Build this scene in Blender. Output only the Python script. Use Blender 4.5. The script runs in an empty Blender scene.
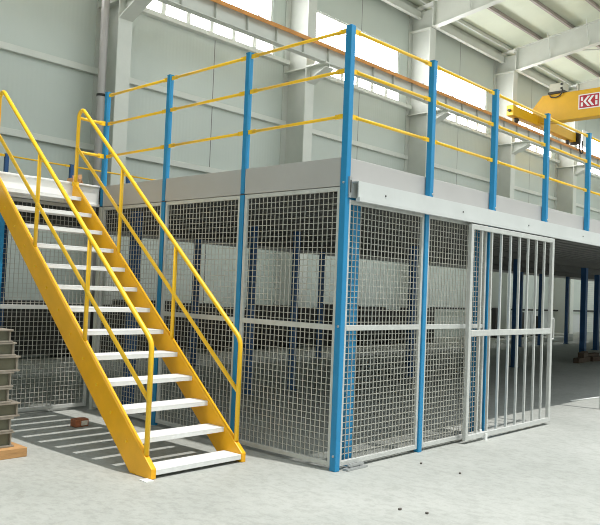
import bpy, bmesh, math, random
from mathutils import Vector, Matrix
random.seed(4)
S = bpy.context.scene
COL = S.collection

# ------------------------------------------------------------------ materials
def mat(name, col, rough=.5, metal=0., var=.0, scale=8., bump=0., stretch=(1, 1, 1), spec=.5):
    m = bpy.data.materials.new(name); m.use_nodes = True
    nt = m.node_tree; b = nt.nodes['Principled BSDF']
    b.inputs['Roughness'].default_value = rough; b.inputs['Metallic'].default_value = metal
    b.inputs['Specular IOR Level'].default_value = spec
    b.inputs['Base Color'].default_value = (*col, 1)
    if var or bump:
        tc = nt.nodes.new('ShaderNodeTexCoord'); mp = nt.nodes.new('ShaderNodeMapping')
        mp.inputs['Scale'].default_value = stretch
        nz = nt.nodes.new('ShaderNodeTexNoise'); nz.inputs['Scale'].default_value = scale
        nz.inputs['Detail'].default_value = 6; nz.inputs['Roughness'].default_value = .6
        nt.links.new(tc.outputs['Object'], mp.inputs[0]); nt.links.new(mp.outputs[0], nz.inputs['Vector'])
        if var:
            r = nt.nodes.new('ShaderNodeValToRGB')
            r.color_ramp.elements[0].position = .3; r.color_ramp.elements[1].position = .7
            r.color_ramp.elements[0].color = (*[c * (1 - var) for c in col], 1)
            r.color_ramp.elements[1].color = (*[min(1, c * (1 + var)) for c in col], 1)
            nt.links.new(nz.outputs['Fac'], r.inputs[0]); nt.links.new(r.outputs[0], b.inputs['Base Color'])
        if bump:
            bp = nt.nodes.new('ShaderNodeBump'); bp.inputs['Strength'].default_value = bump
            bp.inputs['Distance'].default_value = .01
            nt.links.new(nz.outputs['Fac'], bp.inputs['Height']); nt.links.new(bp.outputs[0], b.inputs['Normal'])
    return m

M = {
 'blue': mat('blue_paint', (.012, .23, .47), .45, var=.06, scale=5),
 'navy': mat('dark_blue', (.012, .075, .21), .45, var=.08, scale=5),  # darker tone of the blue, for inner columns and rear posts
 'yellow': mat('yellow_paint', (.90, .54, .015), .36, var=.06, scale=6),
 'amber': mat('amber_paint', (.88, .43, .006), .4, var=.08, scale=5),
 'crane': mat('crane_yellow', (.72, .40, .012), .45, var=.06, scale=2),
 'rail_orange': mat('runway_orange', (.62, .27, .06), .55, var=.2, scale=3),
 'galv': mat('galvanised_frame', (.56, .57, .55), .45, .15, var=.08, scale=10),
 'wire': mat('galvanised_wire', (.48, .47, .42), .5, .1, var=.06, scale=20),
 'tread': mat('tread_plate', (.74, .75, .74), .5, var=.05, scale=14),
 'fascia': mat('fascia_sheet', (.44, .43, .42), .5, var=.04, scale=2),
 'track': mat('track_steel', (.58, .60, .59), .45, var=.05, scale=3),
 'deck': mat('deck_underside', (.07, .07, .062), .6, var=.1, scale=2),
 'steelgrey': mat('grey_green_steel', (.55, .57, .52), .5, var=.05, scale=2),
 'palesteel': mat('pale_steel', (.66, .68, .62), .5, var=.04, scale=2),
 'roof': mat('roof_sheet', (.69, .74, .60), .6, var=.04, scale=1.2),
 'purlin': mat('purlin_steel', (.40, .35, .32), .55, var=.08, scale=3),
 'pipe': mat('pipe_plastic', (.44, .42, .40), .45, var=.04, scale=3),
 'dark': mat('dark_steel', (.035, .033, .03), .6, var=.2, scale=5),
 'mould': mat('olive_steel', (.17, .165, .115), .6, .1, var=.22, scale=6),
 'mouldlip': mat('worn_steel_lip', (.27, .24, .20), .5, .2, var=.2, scale=9),
 'wood': mat('raw_timber', (.45, .25, .10), .75, var=.25, scale=5, stretch=(1, 8, 8), bump=.2),
 'brick': mat('brick_clay', (.38, .13, .06), .85, var=.3, scale=25, bump=.4),
 'brickpale': mat('brick_mortar', (.75, .68, .60), .9, var=.1, scale=30),
 'card': mat('cardboard', (.58, .32, .16), .8, var=.08, scale=8),
 'chrome': mat('bright_steel', (.42, .43, .43), .35, .5, var=.05, scale=10),
 'white': mat('white_enamel', (.80, .81, .80), .4, var=.03, scale=5),
 'cream': mat('cream_box', (.55, .54, .44), .5, var=.05, scale=5),
 'red': mat('sign_red', (.42, .012, .03), .4, var=.05, scale=4),
 'timber': mat('dark_timber', (.10, .065, .045), .8, var=.3, scale=6, stretch=(1, 6, 6)),
 'cladding': mat('pale_cladding', (.60, .62, .60), .55, var=.04, scale=2),
 'stone': mat('rubble', (.10, .09, .08), .9, var=.3, scale=30, bump=.3),
}

# concrete floor
def floor_mat():
    m = bpy.data.materials.new('concrete_floor'); m.use_nodes = True
    nt = m.node_tree; b = nt.nodes['Principled BSDF']; L = nt.links
    tc = nt.nodes.new('ShaderNodeTexCoord')
    def noise(sc, det, st=(1, 1, 1)):
        mp = nt.nodes.new('ShaderNodeMapping'); mp.inputs['Scale'].default_value = st
        n = nt.nodes.new('ShaderNodeTexNoise'); n.inputs['Scale'].default_value = sc
        n.inputs['Detail'].default_value = det; n.inputs['Roughness'].default_value = .65
        L.new(tc.outputs['Object'], mp.inputs[0]); L.new(mp.outputs[0], n.inputs['Vector']); return n
    n1 = noise(.7, 5); n2 = noise(13, 9, (1.6, 1.0, 1)); n3 = noise(70, 5)
    r1 = nt.nodes.new('ShaderNodeValToRGB')
    r1.color_ramp.elements[0].position = .3; r1.color_ramp.elements[0].color = (.345, .36, .337, 1)
    r1.color_ramp.elements[1].position = .72; r1.color_ramp.elements[1].color = (.445, .457, .432, 1)
    r2 = nt.nodes.new('ShaderNodeValToRGB')
    r2.color_ramp.elements[0].position = .36; r2.color_ramp.elements[0].color = (.78, .78, .77, 1)
    r2.color_ramp.elements[1].position = .55; r2.color_ramp.elements[1].color = (1, 1, 1, 1)
    r3 = nt.nodes.new('ShaderNodeValToRGB')
    r3.color_ramp.elements[0].position = .3; r3.color_ramp.elements[0].color = (.88, .88, .87, 1)
    r3.color_ramp.elements[1].position = .6; r3.color_ramp.elements[1].color = (1, 1, 1, 1)
    for n, r in ((n1, r1), (n2, r2), (n3, r3)): L.new(n.outputs['Fac'], r.inputs[0])
    a = nt.nodes.new('ShaderNodeMixRGB'); a.blend_type = 'MULTIPLY'; a.inputs[0].default_value = .75
    L.new(r1.outputs[0], a.inputs[1]); L.new(r2.outputs[0], a.inputs[2])
    c = nt.nodes.new('ShaderNodeMixRGB'); c.blend_type = 'MULTIPLY'; c.inputs[0].default_value = .8
    L.new(a.outputs[0], c.inputs[1]); L.new(r3.outputs[0], c.inputs[2])
    L.new(c.outputs[0], b.inputs['Base Color']); b.inputs['Roughness'].default_value = .62
    bp = nt.nodes.new('ShaderNodeBump'); bp.inputs['Strength'].default_value = .12; bp.inputs['Distance'].default_value = .01
    L.new(n2.outputs['Fac'], bp.inputs['Height']); L.new(bp.outputs[0], b.inputs['Normal'])
    return m
M['floor'] = floor_mat()

# wall cladding: fine vertical ribs and one sheet joint per bay
def wall_mat():
    m = bpy.data.materials.new('wall_cladding'); m.use_nodes = True
    nt = m.node_tree; b = nt.nodes['Principled BSDF']; L = nt.links
    tc = nt.nodes.new('ShaderNodeTexCoord'); sx = nt.nodes.new('ShaderNodeSeparateXYZ')
    L.new(tc.outputs['Object'], sx.inputs[0])
    def mth(op, a, v):
        n = nt.nodes.new('ShaderNodeMath'); n.operation = op; L.new(a, n.inputs[0]); n.inputs[1].default_value = v; return n.outputs[0]
    s = mth('ADD', sx.outputs['X'], 40 * 2.93 - 7.28 + 2.93 / 2 - .0)
    f = mth('MODULO', s, 2.93); f = mth('SUBTRACT', f, 2.93 / 2)
    f = nt_abs = mth('ABSOLUTE', f, 0); seam = mth('LESS_THAN', f, .012)
    nz = nt.nodes.new('ShaderNodeTexNoise'); nz.inputs['Scale'].default_value = .6; nz.inputs['Detail'].default_value = 10
    L.new(tc.outputs['Object'], nz.inputs['Vector'])
    r = nt.nodes.new('ShaderNodeValToRGB')
    r.color_ramp.elements[0].position = .3; r.color_ramp.elements[0].color = (.53, .58, .53, 1)
    r.color_ramp.elements[1].position = .7; r.color_ramp.elements[1].color = (.58, .63, .575, 1)
    L.new(nz.outputs['Fac'], r.inputs[0])
    mx = nt.nodes.new('ShaderNodeMixRGB'); L.new(seam, mx.inputs[0]); L.new(r.outputs[0], mx.inputs[1])
    mx.inputs[2].default_value = (.16, .16, .15, 1)
    L.new(mx.outputs[0], b.inputs['Base Color']); b.inputs['Roughness'].default_value = .55
    wv = mth('MULTIPLY', sx.outputs['X'], 2 * math.pi / .1); wv = mth('SINE', wv, 0)
    bp = nt.nodes.new('ShaderNodeBump'); bp.inputs['Strength'].default_value = .12; bp.inputs['Distance'].default_value = .004
    L.new(wv, bp.inputs['Height']); L.new(bp.outputs[0], b.inputs['Normal'])
    return m
M['wall'] = wall_mat()

def pane_mat():
    m = bpy.data.materials.new('daylit_glazing'); m.use_nodes = True
    b = m.node_tree.nodes['Principled BSDF']
    b.inputs['Base Color'].default_value = (.9, .9, .92, 1); b.inputs['Roughness'].default_value = .2
    b.inputs['Emission Color'].default_value = (1, .985, 1, 1); b.inputs['Emission Strength'].default_value = 10
    return m
M['pane'] = pane_mat()

# ------------------------------------------------------------------ mesh building
class MB:
    def __init__(s): s.v = []; s.f = []; s.sm = []
    def poly(s, vs, fs, smooth=False):
        o = len(s.v); s.v += [Vector(v) for v in vs]
        s.f += [tuple(i + o for i in f) for f in fs]; s.sm += [smooth] * len(fs); return s
    def box(s, x0, x1, y0, y1, z0, z1):
        return s.poly([(x, y, z) for z in (z0, z1) for y in (y0, y1) for x in (x0, x1)],
                      [(0, 2, 3, 1), (4, 5, 7, 6), (0, 1, 5, 4), (2, 6, 7, 3), (0, 4, 6, 2), (1, 3, 7, 5)])
    def prism(s, pts, axis, a, b):
        # closed 2D outline extruded along an axis: x -> (y,z), y -> (x,z), z -> (x,y)
        n = len(pts)
        def P(p, t): return {'x': (t, p[0], p[1]), 'y': (p[0], t, p[1]), 'z': (p[0], p[1], t)}[axis]
        vs = [P(p, a) for p in pts] + [P(p, b) for p in pts]
        fs = [tuple(range(n))[::-1], tuple(range(n, 2 * n))] + [(i, (i + 1) % n, n + (i + 1) % n, n + i) for i in range(n)]
        return s.poly(vs, fs)
    def bar(s, p, q, w, h):
        # rectangular bar from p to q, w sideways, h upwards
        p, q = Vector(p), Vector(q); d = (q - p).normalized()
        up = Vector((0, 0, 1)) if abs(d.z) < .95 else Vector((0, 1, 0))
        a = d.cross(up).normalized(); b = a.cross(d)
        vs = [t + a * (i * w / 2) + b * (j * h / 2) for t in (p, q) for i, j in ((-1, -1), (1, -1), (1, 1), (-1, 1))]
        return s.poly(vs, [(3, 2, 1, 0), (4, 5, 6, 7), (0, 1, 5, 4), (1, 2, 6, 5), (2, 3, 7, 6), (3, 0, 4, 7)])
    def tube(s, pts, r, n=10, fillet=0., seg=5):
        pts = [Vector(p) for p in pts]
        if fillet:
            o = [pts[0]]
            for i in range(1, len(pts) - 1):
                a, b, c = pts[i - 1], pts[i], pts[i + 1]
                l = min(fillet, (a - b).length * .49, (c - b).length * .49)
                p0, p2 = b + (a - b).normalized() * l, b + (c - b).normalized() * l
                for k in range(seg + 1):
                    t = k / seg; o.append(p0 * (1 - t) ** 2 + b * 2 * t * (1 - t) + p2 * t * t)
            pts = o + [pts[-1]]
        N = len(pts); vs = []; ref = None
        for i, p in enumerate(pts):
            d = (pts[min(i + 1, N - 1)] - pts[max(i - 1, 0)]).normalized()
            if ref is None:
                ref = Vector((0, 0, 1)) if abs(d.z) < .9 else Vector((1, 0, 0))
            a = (ref - d * ref.dot(d)).normalized(); ref = a; b = d.cross(a)
            vs += [p + (a * math.cos(2 * math.pi * k / n) + b * math.sin(2 * math.pi * k / n)) * r for k in range(n)]
        fs = [(i * n + k, i * n + (k + 1) % n, (i + 1) * n + (k + 1) % n, (i + 1) * n + k) for i in range(N - 1) for k in range(n)]
        s.poly(vs, fs, True)
        o = len(s.v) - len(vs)
        s.f += [tuple(o + k for k in range(n))[::-1], tuple(o + (N - 1) * n + k for k in range(n))]; s.sm += [False, False]
        return s
    def cyl(s, p, q, r, n=12): return s.tube([p, q], r, n)
    def build(s, name, material, parent=None, root=None, bevel=0., origin=None):
        o0 = Vector(root.location) if root else (Vector(origin) if origin is not None else s.base())
        me = bpy.data.meshes.new(name)
        me.from_pydata([tuple(v - o0) for v in s.v], [], s.f); me.validate()
        bm = bmesh.new(); bm.from_mesh(me); bmesh.ops.recalc_face_normals(bm, faces=bm.faces); bm.to_mesh(me); bm.free()
        if any(s.sm):
            for p_, f in zip(me.polygons, s.sm): p_.use_smooth = f
        me.materials.append(M[material])
        ob = bpy.data.objects.new(name, me); COL.objects.link(ob)
        if parent: ob.parent = parent
        else: ob.location = o0
        if bevel:
            bv = ob.modifiers.new('bevel', 'BEVEL'); bv.width = bevel; bv.segments = 2; bv.limit_method = 'ANGLE'
        return ob
    def base(s):
        xs, ys, zs = zip(*[tuple(v) for v in s.v])
        return Vector(((min(xs) + max(xs)) / 2, (min(ys) + max(ys)) / 2, min(zs)))

def tag(o, label=None, cat=None, group=None, kind=None):
    if label: o['label'] = label
    if cat: o['category'] = cat
    if group: o['group'] = group
    if kind: o['kind'] = kind
    return o
def thing(name, loc, label, cat, group=None):
    o = bpy.data.objects.new(name, None); COL.objects.link(o); o.location = loc; o.empty_display_size = .1
    return tag(o, label, cat, group)
def copy_tree(o, parent=None):
    c = o.copy(); COL.objects.link(c)
    if parent: c.parent = parent
    for ch in list(o.children): copy_tree(ch, c)
    return c
def structure(o): return tag(o, kind='structure')
ORD = ['first', 'second', 'third', 'fourth', 'fifth', 'sixth', 'seventh', 'eighth', 'ninth', 'tenth', 'eleventh', 'twelfth', 'thirteenth']

# ------------------------------------------------------------------ camera
cd = bpy.data.cameras.new('camera'); cam = bpy.data.objects.new('camera', cd); COL.objects.link(cam)
F = 737.415
cd.sensor_width = 36; cd.sensor_fit = 'HORIZONTAL'; cd.lens = 36 * F / 600; cd.clip_end = 300
fw, ri, up = Vector((.7304, .682, .0388)), Vector((.6808, -.7314, .0402)), Vector((-.0558, .003, .9984))
mw = Matrix((ri, up, -fw)).transposed().to_4x4(); mw.translation = (-4.5671, -3.8034, 1.4204)
cam.matrix_world = mw
S.camera = cam
S.cycles.filter_width = 1.0

# ------------------------------------------------------------------ setting
W = 10.5                                      # inner face of the long wall
DECK, FB, DEPTH = 2.52, 2.28, 7.6             # deck top, fascia bottom, depth of the mezzanine
CX = [-1.77, 4.1, 9.95, 15.85, 21.7, 27.57, 33.44]    # the hall's steel columns

structure(MB().box(-9.2, 50.2, -16.2, W, -.2, 0).build('floor', 'floor'))
wl = MB()
LZ0, LZ1, UZ0, UZ1 = 7.80, 8.17, 8.35, 9.62
def bay_windows(i):
    a, b = CX[i], CX[i + 1]
    return (a + .85, b - .55), (a + .95, b - .68)
# wall sheets with openings for the two window rows
xs0, xs1 = -9., 50.
wl.box(xs0, xs1, W, W + .2, 0, LZ0); wl.box(xs0, xs1, W, W + .2, LZ1, UZ0); wl.box(xs0, xs1, W, W + .2, UZ1, 11.4)
def fill(z0, z1, which):
    e = xs0
    for i in range(len(CX) - 1):
        a, b = bay_windows(i)[which]; wl.box(e, a, W, W + .2, z0, z1); e = b
    wl.box(e, xs1, W, W + .2, z0, z1)
fill(LZ0, LZ1, 0); fill(UZ0, UZ1, 1)
structure(wl.build('wall_back', 'wall', origin=(0, 0, 0)))
structure(MB().box(-9.2, -9, -16, W + .2, 0, 11.5).build('wall_left', 'wall', origin=(0, 0, 0)))  # unseen end wall, added to cut light from the left
structure(MB().box(50, 50.2, -16, W + .2, 0, 11.5).build('wall_right', 'wall', origin=(0, 0, 0)))  # unseen far end wall, added to hold back sideways light
structure(MB().box(-9.2, 50.2, -16.2, -16, 0, 11.5).build('wall_front', 'wall', origin=(0, 0, 0)))  # unseen front wall, added so light falls mainly from above
n = 0
for i in range(len(CX) - 1):
    (a, b), (c, d) = bay_windows(i)
    n += 1
    k = max(1, round((b - a) / .76)); w = (b - a) / k
    fr = MB().box(a, b, W + .02, W + .1, LZ0, LZ0 + .05).box(a, b, W + .02, W + .1, LZ1 - .05, LZ1)
    for j in range(k + 1): fr.box(a + j * w - .06, a + j * w + .06, W + .02, W + .1, LZ0 + .05, LZ1 - .05)
    f = structure(fr.build('window_%d' % n, 'palesteel'))
    MB().box(a + .01, b - .01, W + .055, W + .065, LZ0 + .03, LZ1 - .03).build('pane', 'pane', f, f)
    n += 1
    fr = MB().box(c, d, W + .02, W + .1, UZ0, UZ0 + .05).box(c, d, W + .02, W + .1, UZ1 - .05, UZ1)
    fr.box(c, c + .05, W + .02, W + .1, UZ0 + .05, UZ1 - .05).box(d - .05, d, W + .02, W + .1, UZ0 + .05, UZ1 - .05)
    f = structure(fr.build('window_%d' % n, 'palesteel'))
    MB().box(c + .01, d - .01, W + .055, W + .065, UZ0 + .03, UZ1 - .03).build('pane', 'pane', f, f)
# girts and window sill run along the wall between the columns
t = 0
for z, h, dp in ((4.35, .14, .1), (6.03, .14, .1), (7.72, .12, .17)):
    for i in range(len(CX) - 1):
        t += 1
        structure(MB().box(CX[i] + .1, CX[i + 1] - .1, W - dp, W - .001, z - h / 2, z + h / 2).build('trim_%d' % t, 'palesteel', bevel=.01))
# roof sheet
SL = .135
def rz(y): return 11.05 + SL * (10.5 - y)
RY0 = 3.0
structure(MB().prism([(W + .2, rz(W + .2) + .2), (RY0, rz(RY0) + .2), (RY0, rz(RY0) + .26), (W + .2, rz(W + .2) + .26)], 'x', -9, 50).build('ceiling', 'roof'))
# ------------------------------------------------------------------ hall columns, rafters, purlins
WHERE = ['off to the left of the downpipe', 'right of the grey downpipe', 'behind the corner guard post', 'behind the second front guard post',
         'behind the third front guard post, left of the crane', 'under the far end of the crane', 'furthest along the hall']
def hall_column():
    x = 0; y0 = W - .85
    r = thing('steel_column', (0, W - .45, 0), 'x', 'column', 'hall columns along the back wall')
    MB().box(-.012, .012, y0 + .03, W - .03, 0, 10.95).build('web', 'steelgrey', r, r)
    MB().box(-.17, .17, y0, y0 + .03, 0, 10.3).build('flange', 'palesteel', r, r)
    MB().box(-.2, .2, W - .03, W - .002, 0, 11.0).build('flange', 'steelgrey', r, r)
    MB().box(-.17, .17, y0 + .03, W - .03, 7.44, 7.47).build('stiffener', 'palesteel', r, r)
    MB().box(-.17, .17, y0 + .03, W - .03, 10.27, 10.3).build('cap_plate', 'palesteel', r, r)
    c = MB(); c.prism([(y0, 7.06), (y0 - .68, 7.36), (y0 - .68, 7.46), (y0, 7.46)], 'x', -.012, .012)
    c.box(-.17, .17, y0 - .7, y0, 7.46, 7.5); c.bar((0, y0, 7.06), (0, y0 - .7, 7.36), .34, .025)
    c.build('corbel', 'palesteel', r, r)
    MB().box(-.19, .19, y0 - .08, W - .002, 0, .03).build('base_plate', 'steelgrey', r, r)
    return r
hc = hall_column()
for i, x in enumerate(CX):
    o = hc if i == 0 else copy_tree(hc)
    o.location.x = x; o['label'] = 'tall grey green steel hall column with corbel, ' + WHERE[i]
def rafter():
    r = thing('roof_rafter', (0, 9.6, 10.3), 'x', 'roof beam', 'rafters under the roof')
    y1, y0 = W - .03, RY0
    def strip(za, zb, x0, x1, ya=y1):
        return MB().prism([(ya, za(ya)), (y0, za(y0)), (y0, zb(y0)), (ya, zb(ya))], 'x', x0, x1)
    lo = lambda y: 10.31 + .14 * (9.6 - y)
    top = lambda y: rz(y)
    strip(lambda y: lo(y) + .02, lambda y: top(y) - .02, -.01, .01, 9.6).build('web', 'palesteel', r, r)
    strip(lo, lambda y: lo(y) + .02, -.13, .13, 9.6).build('flange', 'palesteel', r, r)
    strip(lambda y: top(y) - .02, top, -.13, .13).build('flange', 'palesteel', r, r)
    MB().box(-.13, .13, 9.58, 9.62, 10.31, 11.15).build('end_plate', 'palesteel', r, r)
    for y in (8.25, 6.8, 5.4):
        MB().bar((.02, y, lo(y) + .03), (.35, y - .02, rz(y) + .05), .03, .03).bar((-.02, y, lo(y) + .03), (-.35, y - .02, rz(y) + .05), .03, .03).build('brace', 'palesteel', r, r)
    return r
rf = rafter()
RW = ['left of the downpipe', 'above the column beside the downpipe', 'above the column behind the corner guard post',
      'above the second front guard post', 'crossing the upper right corner above the crane', 'beyond the crane', 'at the far end']
for i, x in enumerate(CX):
    o = rf if i == 0 else copy_tree(rf)
    o.location.x = x; o['label'] = 'white tapered steel roof rafter ' + RW[i]
for k, y in enumerate((10.38, 9.93, 8.7, 7.45, 6.18, 4.92, 3.66)):
    b = MB(); z = rz(y)
    b.box(-9, 50, y - .006, y + .006, z, z + .19)
    b.box(-9, 50, y - .08, y + .006, z, z + .012); b.box(-9, 50, y - .006, y + .08, z + .178, z + .19)
    tag(b.build('roof_purlin', 'palesteel' if k < 2 else 'purlin'),
        '%s purlin running under the roof sheet, %s from the window wall' % ('pale steel' if k < 2 else 'brownish grey steel', ORD[k]), 'purlin', 'purlins under the roof')
# eave beam under the first purlin
e = MB().box(CX[0], CX[-1], 10.16, 10.18, 10.72, 10.98).box(CX[0], CX[-1], 10.1, 10.24, 10.7, 10.72)
tag(e.build('eave_beam', 'palesteel'), 'pale steel eave beam along the top of the window wall', 'beam')

# crane runway girder on the corbels
r = thing('crane_runway', (15, 9.1, 7.5), 'long pale crane runway girder with orange top edge below the big windows', 'crane beam')
x0, x1 = -6, 48
MB().box(x0, x1, 9.093, 9.107, 7.52, 7.92).build('web', 'palesteel', r, r)
MB().box(x0, x1, 9.0, 9.2, 7.5, 7.52).build('flange', 'palesteel', r, r)
b = MB().box(x0, x1, 8.94, 9.26, 7.92, 7.945).box(x0, x1, 8.94, 8.955, 7.845, 7.92)
b.build('top_flange', 'rail_orange', r, r).__setitem__('label', 'orange top flange')
MB().box(x0, x1, 9.07, 9.13, 7.945, 8.0).build('rail', 'dark', r, r)
for k in range(int((x1 - x0) / .98)):
    x = x0 + .3 + k * .98
    if 3 < x < 36:
        MB().box(x - .01, x + .01, 9.02, 9.093, 7.52, 7.92).build('stiffener', 'steelgrey', r, r)
b = MB()
for dz in (.0, .08): b.box(x0, x1, 9.33, 9.35, 8.03 + dz, 8.055 + dz)
for k in range(30): b.box(x0 + 1 + k * 1.8, x0 + 1.03 + k * 1.8, 9.26, 9.35, 7.93, 8.14)
b.build('conductor_bar', 'purlin', r, r)

# grey rainwater pipe
b = MB().tube([(3.76, 9.92, 0), (3.76, 9.92, 11.0)], .085, 16)
r = tag(b.build('downpipe', 'pipe'), 'grey vertical rainwater downpipe beside the leftmost column', 'pipe')
r2 = MB()
for z in (.9, 3.2, 5.36, 8.1): r2.tube([(3.76, 9.92, z), (3.76, 9.92, z + .05)], .095, 16).box(3.85, 3.91, 9.9, 9.94, z, z + .05)
r2.build('pipe_clip', 'dark', r, r)

# ------------------------------------------------------------------ overhead crane
GX = 22.5
r = thing('overhead_crane', (GX, 8.6, 8.0), 'yellow overhead travelling crane with red lettered sign by the roof', 'crane')
g = MB().prism([(9.2, 8.32), (9.2, 8.86), (8.8, 9.33), (-2, 9.33), (-2, 8.28), (8.5, 8.28)], 'x', GX - .22, GX + .22)
g.build('girder', 'crane', r, r, .01)
b = MB().box(20.3, 25.9, 8.96, 9.24, 8.2, 8.58)
ec = b.build('end_carriage', 'crane', r, r, .015)
MB().box(20.25, 20.3, 8.97, 9.23, 8.21, 8.58).build('buffer_plate', 'yellow', ec, r)
MB().cyl((20.15, 9.1, 8.38), (20.25, 9.1, 8.38), .05).build('buffer', 'dark', ec, r)
for x in (20.8, 25.4):
    MB().cyl((x, 9.06, 8.125), (x, 9.14, 8.125), .12, 20).build('wheel', 'dark', ec, r)
mo = MB().cyl((25.9, 9.05, 8.32), (26.35, 9.05, 8.32), .13, 16).box(25.9, 26.05, 8.8, 9.2, 8.1, 8.6).build('drive_motor', 'dark', r, r)
MB().box(26.4, 27.3, 8.85, 8.9, 8.1, 8.8).build('stand_in_panel', 'white', r, r, .01)  # added white panel standing in for the next bay's bright window
bx = MB().box(GX - .25, GX + .2, 7.95, 8.52, 9.41, 9.74).build('control_box', 'cream', r, r, .02)
MB().box(GX - .3, GX + .22, 7.9, 8.55, 9.331, 9.41).build('bracket', 'dark', bx, r)
b = MB()
b.box(GX - .3, GX - .25, 8.0, 8.06, 9.62, 9.7).box(GX - .3, GX - .25, 8.0, 8.06, 9.46, 9.54)
b.tube([(GX - .27, 8.5, 9.4), (GX - .3, 8.45, 9.2), (GX - .3, 8.25, 9.16), (GX - .3, 8.02, 9.24), (GX - .28, 7.97, 9.45)], .025, 8, .12)
b.build('cable', 'dark', bx, r)
b = MB().tube([(25.95, 8.83, 8.2), (25.95, 8.8, 7.8), (26.1, 8.8, 7.7), (26.3, 8.8, 7.8), (26.3, 8.86, 8.3)], .03, 8, .15)
b.build('cable', 'dark', mo, r)
sx = GX - .232
sgn = MB().box(sx, GX - .221, 6.58, 7.38, 8.6, 9.15).build('sign', 'white', r, r)
MB().box(sx - .006, sx, 6.62, 7.34, 8.64, 9.11).build('sign_field', 'red', sgn, r)
def uv(u, v): return (7.34 - u * .72, 8.64 + v * .47)
L_ = MB()
def stroke(*pts): L_.prism([uv(*p) for p in pts], 'x', sx - .012, sx - .006)
stroke((.08, .12), (.19, .12), (.19, .44), (.08, .44)); stroke((.08, .56), (.19, .56), (.19, .88), (.08, .88))
stroke((.20, .5), (.42, .9), (.55, .9), (.33, .5)); stroke((.20, .5), (.33, .5), (.55, .1), (.42, .1))
stroke((.44, .5), (.64, .9), (.77, .9), (.57, .5)); stroke((.44, .5), (.57, .5), (.77, .1), (.64, .1))
stroke((.82, .12), (.93, .12), (.93, .46), (.82, .46)); stroke((.82, .54), (.93, .54), (.93, .88), (.82, .88))
L_.build('lettering', 'white', sgn, r)
# tie rod under the roof beside the crane
tag(MB().tube([(CX[4] + .3, 7.3, 10.75), (CX[5] - .3, 2.9, 11.6)], .025, 8).build('tie_rod', 'palesteel'), 'thin pale bracing rod slanting under the roof above the crane sign', 'rod')

# ------------------------------------------------------------------ mezzanine
XE = 27.0; XL = -3.6; LY = 3.58               # right end, left end of the rear wing, front edge of the wing
r = thing('mezzanine_platform', (6, 4, FB), 'raised steel mezzanine platform with grey fascia above the mesh cage', 'platform')
MB().box(.03, XE, .03, DEPTH, DECK - .04, DECK).build('deck', 'fascia', r, r)
MB().box(XL, .03, LY + .04, DEPTH, DECK - .04, DECK).build('deck', 'fascia', r, r)
b = MB()
y = .12
while y < DEPTH - .2:
    x0 = .06 if y < LY + .1 else XL + .05
    b.prism([(y, DECK - .04), (y + .03, DECK - .11), (y + .12, DECK - .11), (y + .15, DECK - .04)], 'x', x0, XE - .05); y += .25
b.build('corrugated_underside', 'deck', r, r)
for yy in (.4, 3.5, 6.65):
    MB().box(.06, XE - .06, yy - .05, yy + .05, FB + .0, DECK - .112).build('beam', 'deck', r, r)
MB().box(XL, XE, DEPTH - .03, DEPTH, FB, DECK + .0).build('rear_fascia', 'fascia', r, r)
for k in range(3):
    y0, y1 = k * 1.2 + (.035 if k == 0 else .028), (k + 1) * 1.2 - .028 - (.032 if k == 2 else 0)
    MB().box(-.02, .02, y0, y1, FB + .005, DECK).build('side_fascia', 'fascia', r, r, .004)
MB().box(.04, XE, -.005, .03, FB + .03, DECK).build('front_fascia', 'fascia', r, r, .004)
MB().box(XL, -.04, LY + .01, LY + .04, FB, DECK).box(XL, -.04, LY - .012, LY + .012, FB, FB + .03).box(XL, -.04, LY - .012, LY + .012, DECK - .02, DECK).build('wing_fascia', 'white', r, r, .004)  # wing sheet made white, painting in the stronger sunlight on it
b = MB().prism([(-.008, 2.33), (-.085, 2.33), (-.085, 2.2), (-.1, 2.2), (-.1, 2.165), (-.06, 2.165), (-.06, 2.185), (-.075, 2.2), (-.075, 2.32), (-.02, 2.32), (-.02, 2.2), (-.008, 2.2)], 'x', .075, XE)
b.build('door_track', 'track', r, r)
b = MB()
for x in (.44, 1.7, 3.1, 4.6): b.cyl((x, -.09, 2.25), (x, -.083, 2.25), .008, 8)
b.build('bolt', 'dark', r, r)

# guard rails: (start, end) of each post bay
def guard_bay(r, p, q, zs):
    p, q = Vector(p), Vector(q); d = (q - p).normalized()
    for z in zs:
        a, c = p + d * (.038 if p.x == p.y == 0 or (p.x == 0 and p.y == -.03) else .0275), q - d * .0275
        a.z = c.z = z
        b = MB().tube([a + d * .06, c - d * .06], .014, 10)
        for s, t_ in ((a, 1), (c, -1)):
            b.bar(s, s + d * .09 * t_, .012, .038)
        b.build('rail', 'yellow', r, r)
RZ = (3.565, 3.235, 2.86)
def gpost(r, x, y, z0, z1, m='blue', w=.05):
    b = MB().box(x - w / 2, x + w / 2, y - w / 2, y + w / 2, z0, z1)
    po = b.build('post', m, r, r, .004)
    MB().box(x - w / 2 - .001, x + w / 2 + .001, y - w / 2 - .001, y + w / 2 + .001, z1 - .004, z1 + .004).build('cap', m, po, r)
    return po
AY = [0, 1.2, 2.4, 3.57]
r = thing('guardrail', (0, 1.8, FB), 'yellow rails on blue posts along the left edge above the stairs', 'railing', 'guardrails round the platform')
for y in AY[1:]: gpost(r, 0, y, FB + .012, 3.6)
for a, c in zip(AY, AY[1:]): guard_bay(r, (0, a, 0), (0, c, 0), RZ)
for z in (3.235, 2.86):
    b = MB().tube([(-.345, 3.56, z), (-.08, 3.56, z)], .017, 10).bar((-.1, 3.56, z), (-.026, 3.56, z), .012, .05)
    b.build('stair_link', 'yellow', r, r)
r = thing('guardrail', (4.2, -.03, 2.33), 'yellow rails on blue posts along the front edge above the sliding door', 'railing', 'guardrails round the platform')
BX = [0, 1.175, 2.365, 3.6, 4.83, 6.03, 7.23, 8.43]
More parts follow.
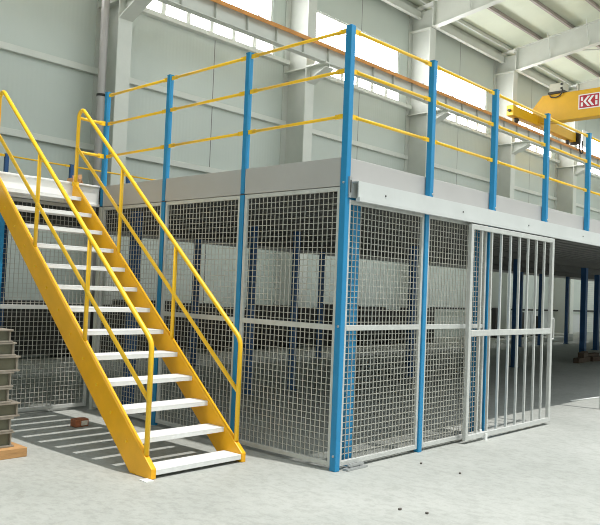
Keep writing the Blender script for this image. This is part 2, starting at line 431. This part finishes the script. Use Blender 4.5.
for x in BX[1:]:
    po = gpost(r, x, -.036, 2.332, 3.6, w=.055)
    MB().cyl((x + .01, -.07, 2.36), (x + .01, -.062, 2.36), .011, 8).build('bolt', 'chrome', po, r)
for a, c in zip(BX, BX[1:]): guard_bay(r, (a, -.03 if a else 0, 0), (c, -.03, 0), RZ)
r = thing('guardrail', (4, DEPTH - .05, DECK), 'far low looking guardrail of thin yellow rails on dark blue posts at the rear edge', 'railing', 'guardrails round the platform')
bx = [-2.69 + 1.13 * k for k in range(13)]
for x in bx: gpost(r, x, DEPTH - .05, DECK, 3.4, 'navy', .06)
for a, c in zip(bx, bx[1:]): guard_bay(r, (a, DEPTH - .05, 0), (c, DEPTH - .05, 0), (3.375, 2.93))

# corner post and cage posts
o = MB().box(-.028, .028, -.035, .028, 0, 3.6).build('corner_post', 'blue', bevel=.005)
tag(o, 'tall blue square corner post rising from the floor to the top rail', 'post')
b = MB().box(.0, .03, -.05, -.035, 2.19, 2.36).build('track_bracket', 'chrome', o, o)
MB().box(.01, .022, -.053, -.05, 2.23, 2.33).build('slot_plate', 'dark', b, o)  # raised dark plate, its colour standing in for shade inside the slot
MB().cyl((-.028, -.01, 1.15), (-.035, -.01, 1.15), .01, 8).cyl((-.028, -.01, .12), (-.035, -.01, .12), .01, 8).cyl((-.028, -.01, 2.31), (-.035, -.01, 2.31), .01, 8).build('bolt', 'chrome', o, o)
PL = ['blue cage post in the left wall, nearest to the corner post', 'blue cage post in the left wall, seen through the stair handrails',
      'grey cage post at the inner corner under the stair top']
for k, y in enumerate(AY[1:]):
    w_ = .032 if k == 2 else .025
    tag(MB().box(-w_, w_, y - .025, y + .025, 0, FB).build('cage_post', 'steelgrey' if k == 2 else 'blue', bevel=.004), PL[k], 'post', 'cage posts')
PF = ['blue cage post in the front wall between two mesh panels', 'blue cage post seen behind the bars of the sliding door']
for k, x in enumerate((1.175, 2.36)):
    o = tag(MB().box(x - .027, x + .027, -.03, .025, 0, 2.19).build('cage_post', 'blue', bevel=.004), PF[k], 'post', 'cage posts')
tag(MB().box(5.49, 5.545, -.045, .0, 0, 2.16).build('cage_post', 'galv', bevel=.004), 'grey cage post at the right edge of the photo past the door opening', 'post', 'cage posts')
tag(MB().box(-1.27, -1.13, 3.56, 3.64, 0, FB - .002).build('cage_post', 'blue', bevel=.004), 'blue cage post behind the grey steel stack at the left edge', 'post', 'cage posts')

# wire mesh panels
def mesh_panel(length, axis, height, name='mesh_panel', fwid=.032):
    """panel lying from the origin along +axis, wires 50 mm apart"""
    r = thing(name, (0, 0, 0), 'x', 'mesh panel', 'wire mesh cage panels')
    def bx(mb, a, c, t0, t1, z0, z1):
        return mb.box(a, c, t0, t1, z0, z1) if axis == 'x' else mb.box(t0, t1, a, c, z0, z1)
    f = MB(); d = .015
    bx(f, 0, fwid, -d, d, 0, height); bx(f, length - fwid, length, -d, d, 0, height)
    bx(f, fwid, length - fwid, -d, d, 0, .04); bx(f, fwid, length - fwid, -d, d, height - .035, height)
    f.build('frame', 'galv', r, r, .003)
    m = MB(); bx(m, fwid, length - fwid, -d, d, 1.085, 1.13); m.build('mid_rail', 'galv', r, r, .003)
    w = MB(); t = .0023
    k = int((length - 2 * fwid) / .049); st = (length - 2 * fwid) / k
    for i in range(1, k):
        c = fwid + i * st; bx(w, c - t, c + t, -.0065, -.0005, .04, height - .035)
    k = int((height - .075) / .05); st = (height - .075) / k
    for i in range(1, k):
        z = .04 + i * st; bx(w, fwid, length - fwid, -.0005, .0055, z - t, z + t)
    w.build('wire_mesh', 'wire', r, r)
    return r
H = 2.25
pa = mesh_panel(1.138, 'y', H); pc = mesh_panel(1.11, 'y', H)
LA = ['mesh panel of the left cage wall next to the corner post', 'mesh panel of the left cage wall behind the lower stair handrail', 'mesh panel of the left cage wall at the top of the stairs']
for k in range(3):
    o = pa if k == 0 else pc if k == 2 else copy_tree(pa)
    o.location = (0, AY[k] + (.032 if k == 0 else .027), .03); o['label'] = LA[k]
pb = mesh_panel(1.105, 'x', 2.15)
LB = ['front mesh panel right of the corner post', 'front mesh panel partly covered by the sliding door']
for k, x in enumerate((.04, 1.21)):
    o = pb if k == 0 else copy_tree(pb)
    o.location = (x + (.0 if k == 0 else .0), 0, .03); o['label'] = LB[k]
    if k: o.location.x = 1.21
pw = mesh_panel(1.1, 'x', H)
LW = ['rear wing mesh panel with sunlit wires behind the stairs', 'rear wing mesh panel behind the steel stack']
for k, x in enumerate((-1.137, -2.345)):
    o = pw if k == 0 else copy_tree(pw)
    o.location = (x, 3.66, .03); o['label'] = LW[k]

# sliding door hanging on the track
r = thing('sliding_door', (1.87, -.085, .03), 'grey sliding gate of vertical bars hanging in front of the cage', 'door')
x0, x1, y0, y1, z0, z1 = 1.845, 3.74, -.105, -.065, .03, 2.15
b = MB().box(x0, x0 + .05, y0, y1, z0, z1).box(x1 - .05, x1, y0, y1, z0, z1).box(x0 + .05, x1 - .05, y0, y1, z1 - .05, z1).box(x0 + .05, x1 - .05, y0, y1, z0, z0 + .05)
b.build('frame', 'galv', r, r, .004)
MB().box(x0 + .05, x1 - .05, y0, y1, 1.045, 1.105).build('mid_rail', 'galv', r, r, .004)
for k in range(8):
    x = x0 + .025 + (k + 1) * (x1 - x0 - .05) / 9
    MB().box(x - .011, x + .011, -.096, -.074, z0 + .05, 1.045).box(x - .011, x + .011, -.096, -.074, 1.105, z1 - .05).build('bar', 'galv', r, r)
MB().tube([(x1 + .0, -.085, .98), (x1 + .07, -.085, .98), (x1 + .07, -.085, 1.22), (x1 + .0, -.085, 1.22)], .01, 8, .02).build('handle', 'galv', r, r)
for x in (2.0, 2.8, 3.58):
    h = MB().box(x - .012, x + .012, -.065, -.055, z1 - .02, 2.16).box(x - .012, x + .012, -.055, -.047, z1 - .02, 2.25).build('hanger', 'galv', r, r)
    MB().cyl((x, -.047, 2.24), (x, -.027, 2.24), .025, 14).build('roller', 'dark', h, r)
b = MB().box(2.2, 2.24, -.125, -.04, 0, .012).box(2.2, 2.24, -.06, -.05, .012, .1).box(2.2, 2.24, -.125, -.115, .012, .07)
tag(b.build('floor_guide', 'white'), 'small white floor guide holding the bottom of the sliding gate', 'door guide')
b = MB().box(.07, .33, -.085, -.03, .0, .018).cyl((.14, -.055, .018), (.14, -.055, .05), .018, 10).box(.1, .3, -.07, -.05, .03, .045).cyl((.26, -.06, .018), (.26, -.06, .05), .012, 10)
tag(b.build('door_bolt', 'chrome', bevel=.002), 'shiny steel floor bolt at the foot of the corner post', 'bolt')

# blue supporting columns under the platform
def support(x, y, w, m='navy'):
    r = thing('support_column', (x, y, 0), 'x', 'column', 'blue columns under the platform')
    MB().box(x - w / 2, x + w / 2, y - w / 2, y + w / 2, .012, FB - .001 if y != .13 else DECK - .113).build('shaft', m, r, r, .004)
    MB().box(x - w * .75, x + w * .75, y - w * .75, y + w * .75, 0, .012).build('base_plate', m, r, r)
    return r
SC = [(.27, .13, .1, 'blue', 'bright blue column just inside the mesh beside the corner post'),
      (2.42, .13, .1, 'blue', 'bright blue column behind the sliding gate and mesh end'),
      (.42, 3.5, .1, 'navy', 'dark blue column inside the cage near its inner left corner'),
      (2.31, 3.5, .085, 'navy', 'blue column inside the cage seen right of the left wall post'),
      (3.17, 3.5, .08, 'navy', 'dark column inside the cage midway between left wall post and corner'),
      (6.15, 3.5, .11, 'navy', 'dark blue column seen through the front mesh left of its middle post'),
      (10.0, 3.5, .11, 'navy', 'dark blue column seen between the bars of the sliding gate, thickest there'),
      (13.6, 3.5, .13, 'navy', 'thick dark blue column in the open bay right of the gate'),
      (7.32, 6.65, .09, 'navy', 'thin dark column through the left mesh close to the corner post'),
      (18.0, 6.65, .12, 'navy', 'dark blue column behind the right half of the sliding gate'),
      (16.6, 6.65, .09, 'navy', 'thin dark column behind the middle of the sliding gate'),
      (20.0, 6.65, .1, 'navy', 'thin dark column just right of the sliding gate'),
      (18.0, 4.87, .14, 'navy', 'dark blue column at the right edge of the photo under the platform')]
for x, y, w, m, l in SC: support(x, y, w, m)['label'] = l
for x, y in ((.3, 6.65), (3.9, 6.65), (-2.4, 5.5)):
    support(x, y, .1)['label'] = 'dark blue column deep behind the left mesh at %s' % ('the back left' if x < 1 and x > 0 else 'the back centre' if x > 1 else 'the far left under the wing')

# ------------------------------------------------------------------ stairs
r = thing('staircase', (-.82, 1.6, 0), 'yellow steel staircase with pale treads leading up to the platform', 'stairs')
XLo, XLi, XRi, XRo = -1.29, -1.245, -.395, -.35
YT = 3.56; RISE, RUN = .1895, .2245
prof = [(.655, .0), (.655, .075), (YT, 2.525), (YT, 2.27), (.93, .0)]
sl = MB().prism(prof, 'x', XLo, XLi).build('stringer', 'amber', r, r, .006)
sr = MB().prism(prof, 'x', XRi, XRo).build('stringer', 'amber', r, r, .006)
tops = []
for k in range(13):
    z = .065 + k * RISE; y = .665 + k * RUN
    b = MB().box(XLi, XRi, y, y + .205, z - .012, z).box(XLi, XRi, y, y + .012, z - .04, z - .012).box(XLi, XRi, y + .193, y + .205, z - .04, z - .012)
    b.build('tread', 'tread', r, r, .002)
    if 0 < k < 12:
        MB().cyl((XLo - .007, y + .1, z - .03), (XLo, y + .1, z - .03), .011, 8).build('bolt', 'yellow', sl, r)
        MB().cyl((XRo, y + .1, z - .03), (XRo + .007, y + .1, z - .03), .011, 8).build('bolt', 'yellow', sr, r)
for X, s in (((XLo + XLi) / 2, sl), ((XRi + XRo) / 2, sr)):
    hx = X
    b = MB().tube([(hx, .755, .16), (hx, .755, 1.0), (hx, 3.455, 3.315), (hx, 3.535, 3.28), (hx, 3.535, 2.50)], .02, 12, .06)
    h = b.build('handrail', 'yellow', r, r)
    MB().tube([(hx, .755, .56), (hx, 3.535, 2.895)], .017, 10).build('mid_rail', 'yellow', h, r)
    for y in (1.69, 2.63):
        z0 = .075 + (y - .655) * .842; zt = 1.0 + (y - .755) * .8566
        MB().tube([(hx, y, z0 - .04), (hx, y, zt - .01)], .018, 10).build('baluster', 'yellow', h, r)
    MB().box(hx - .03, hx + .03, 3.515, 3.56, 2.475, 2.52).build('foot_plate', 'yellow', h, r)
MB().box(-1.36, -1.29, .62, .70, 0, .006).build('floor_plate', 'white', r, r)

# ------------------------------------------------------------------ stacked steel moulds on a plank
zt = .075
hs = [.125, .115, .115, .125, .125, .125, .11, .105]
xr = [-1.71, -1.71, -1.67, -1.74, -1.74, -1.68, -1.73, -1.75]
o = MB().box(-3.3, -1.635, 1.86, 2.32, 0, zt).build('timber_plank', 'wood', bevel=.004)
tag(o, 'raw timber plank on the floor under the grey steel stack', 'plank')
names = ['lowest', 'second from bottom', 'third from bottom', 'fourth from bottom', 'fourth from top', 'third from top', 'second from top', 'topmost']
z = zt
for k, h in enumerate(hs):
    x1 = xr[k] - .035 - .012 * (k % 2); x0 = -3.2 + random.uniform(-.05, .05); ya, yb = 1.94, 2.3
    rt = thing('steel_mould', ((x0 + x1) / 2, 2.1, z), 'olive grey steel channel mould, %s of the stack left of the stairs' % names[k], 'steel channel', 'stacked steel channels')
    MB().box(x0, x1, ya + .03, yb, z + .014, z + h - .014).build('body', 'mould', rt, rt)
    MB().box(x0 - .01, x1 + .03, ya - .01, yb, z + .001, z + .014).build('bottom_flange', 'mouldlip', rt, rt, .002)
    MB().box(x0 - .01, x1 + .03, ya - .01, yb, z + h - .014, z + h - .001).build('top_flange', 'mouldlip', rt, rt, .002)
    MB().box(x1 + .0, x1 + .012, ya + .0, yb, z + .014, z + h - .014).build('end_rib', 'mouldlip', rt, rt)
    z += h

# bricks and rubble
r = thing('brick', (-.63, 2.76, 0), 'broken red brick with pale mortar lying in the light under the stairs', 'brick')
b = MB().prism([(-.72, 2.70), (-.56, 2.715), (-.55, 2.80), (-.60, 2.83), (-.71, 2.81)], 'z', 0, .075)
br = b.build('clay_body', 'brick', r, r, .008)
MB().prism([(-.65, 2.695), (-.58, 2.702), (-.58, 2.716), (-.65, 2.71)], 'z', .015, .06).build('mortar_patch', 'brickpale', r, r, .004)
for (x, y), l in zip(((.787, -.299), (.75, -.697), (-.458, -.962), (-.391, -1.129)),
                     ('in front of the middle mesh post', 'on the open floor below the gate', 'on the near floor, lower left of a pair', 'on the near floor, right one of a pair')):
    b = MB(); q = [(x + random.uniform(.5, 1) * .017 * math.cos(a * 1.05), y + random.uniform(.5, 1) * .016 * math.sin(a * 1.05)) for a in range(6)]
    b.prism(q, 'z', 0, .012)
    tag(b.build('stone_chip', 'stone', bevel=.002), 'tiny dark stone chip ' + l, 'stone', 'stone chips on the floor')
b = MB().tube([(5.86, .55, .010), (7.3, .40, .010)], .010, 8)
tag(b.build('white_rod', 'white'), 'thin white rod lying on the floor in the open bay right of the gate', 'rod')
# cardboard box on the platform
r = thing('cardboard_box', (-.15, 3.95, DECK), 'small open cardboard box on the platform at the stair top', 'box')
b = MB().box(-.2, -.1, 3.9, 3.91, DECK, DECK + .1).box(-.2, -.1, 4.02, 4.03, DECK, DECK + .1).box(-.2, -.19, 3.91, 4.02, DECK, DECK + .1).box(-.11, -.1, 3.91, 4.02, DECK, DECK + .1).box(-.19, -.11, 3.91, 4.02, DECK, DECK + .01)
b.build('carton', 'card', r, r)
MB().bar((-.2, 3.905, DECK + .1), (-.1, 3.88, DECK + .125), .006, .05).build('flap', 'card', r, r)
MB().bar((-.1, 3.96, DECK + .1), (-.05, 3.96, DECK + .03), .12, .006).build('flap', 'card', r, r)

# ------------------------------------------------------------------ things stored at the back
# stand-in bins, put in to darken the low band behind the cage
def bin_(x, w, h, y=9.05):
    r = thing('stand_in_bin', (x, y, 0), 'x', 'bin', 'dark bins behind the cage')
    MB().box(x - w / 2, x + w / 2, y - .2, y + .2, .06, h).build('body', 'dark', r, r, .01)
    for s in (-1, 1): MB().box(x + s * (w / 2 - .1) - .05, x + s * (w / 2 - .1) + .05, y - .2, y + .2, 0, .06).build('foot', 'dark', r, r)
    b = MB()
    for k in range(3): b.box(x - w / 2, x + w / 2, y - .215, y - .2, .2 + k * (h - .3) / 3, .24 + k * (h - .3) / 3)
    b.build('rib', 'dark', r, r)
    return r
xb = 1.4
for k in range(11):
    w = [1.25, 1.1, 1.3, 1.2][k % 4]; h = [1.05, 1.0, 1.1, 1.06, .98][k % 5]
    bin_(xb + w / 2, w, h)['label'] = 'dark stand-in bin at the wall behind the cage, %s of the row from the left' % ORD[k]
    xb += w + .05
# far timber pile and posts
for k, (x, y, l, a) in enumerate(((12.95, 3.25, .9, .1), (13.95, 3.2, 1.0, -.1), (14.5, 3.7, 1.2, .05), (13.0, 3.25, .7, .25))):
    z0 = 0 if k < 3 else .125
    m = MB().box(-l / 2, l / 2, -.07, .07, z0, z0 + .12).build('timber_beam', 'timber', bevel=.01, origin=(0, 0, 0))
    m.location = (x, y, 0); m.rotation_euler.z = a
    tag(m, 'dark timber beam %s in the shade under the platform' % ['on the floor left of the thick blue column', 'right in front of the thick blue column', 'furthest right of the pile', 'lying on top of the pile'][k], 'beam', 'timber pile')
for k, (x, h, m) in enumerate(((20.4, 1.1, 'dark'), (22.4, .95, 'dark'), (24.0, .8, 'dark'))):
    r = thing('floor_post', (x, 9.5, 0), 'dark upright machine post behind the sliding gate, %s of three' % ['leftmost', 'middle', 'rightmost'][k], 'post', 'dark machine posts')
    MB().box(x - .16, x + .16, 9.42, 9.58, .03, h).build('shaft', m, r, r, .02)
    MB().box(x - .3, x + .3, 9.3, 9.7, 0, .03).build('base_plate', m, r, r)
for k, (x, y, l, a) in enumerate(((18.6, 7.9, 1.8, .1), (21.2, 7.7, 2.2, -.08), (23.5, 8.3, 1.6, .2))):  # pale boards added to imitate the bright floor strip and white clutter
    m = MB().box(-l / 2, l / 2, -.25, .25, 0, .1 + .04 * k).build('added_board', 'cladding', bevel=.01, origin=(0, 0, 0))
    m.location = (x, y, 0); m.rotation_euler.z = a
    tag(m, 'added pale board lying on the bright floor beyond the platform, ' + ['nearest of three', 'middle of three', 'furthest right of three'][k], 'board', 'pale boards at the back')
b = MB().tube([(17.2, 10.3, 1.02), (44, 10.3, 1.02)], .035, 8)
for k in range(9): b.box(18 + k * 3, 18.04 + k * 3, 10.3, W - .001, 1.0, 1.04)
tag(b.build('wall_pipe', 'dark'), 'thin dark horizontal pipe along the far wall under the platform', 'pipe')
for k, (x0, x1, z1) in enumerate(((23.2, 25.2, .92), (25.3, 27.2, .92), (29.0, 31.0, .85))):
    tag(MB().box(x0, x1, W - .06, W - .002, 0, z1).build('cladding_sheet', 'cladding'), 'pale cladding sheet on the far wall below the pipe, %s of three' % ['left one', 'middle one', 'right one'][k], 'wall sheet', 'pale low wall sheets')
b = MB().box(31.2, 33.0, W - .05, W - .002, 0, 2.9); sh = b.build('shutter', 'palesteel')
tag(sh, 'pale louvred shutter on the far wall at the right edge', 'shutter')
b = MB()
for k in range(28): b.bar((31.25, W - .06, .08 + k * .1), (32.95, W - .06, .08 + k * .1), .05, .02)
b.build('louvre', 'cladding', sh, sh)

# ------------------------------------------------------------------ light
wd = bpy.data.worlds.new('daylight'); S.world = wd; wd.use_nodes = True
bg = wd.node_tree.nodes['Background']; bg.inputs[0].default_value = (.93, .98, 1, 1); bg.inputs[1].default_value = 1.62
sd = bpy.data.lights.new('sun', 'SUN'); sd.energy = 3.6; sd.angle = math.radians(.9); sd.color = (1, .97, .92)
so = bpy.data.objects.new('sun', sd); COL.objects.link(so); so.location = (4, -6, 16)
so.rotation_euler = Vector((-.05, .285, -1)).to_track_quat('-Z', 'Y').to_euler()
S.view_settings.view_transform = 'Standard'; S.view_settings.look = 'None'
S.view_settings.exposure = 0; S.view_settings.gamma = 1; S.view_settings.use_curve_mapping = False
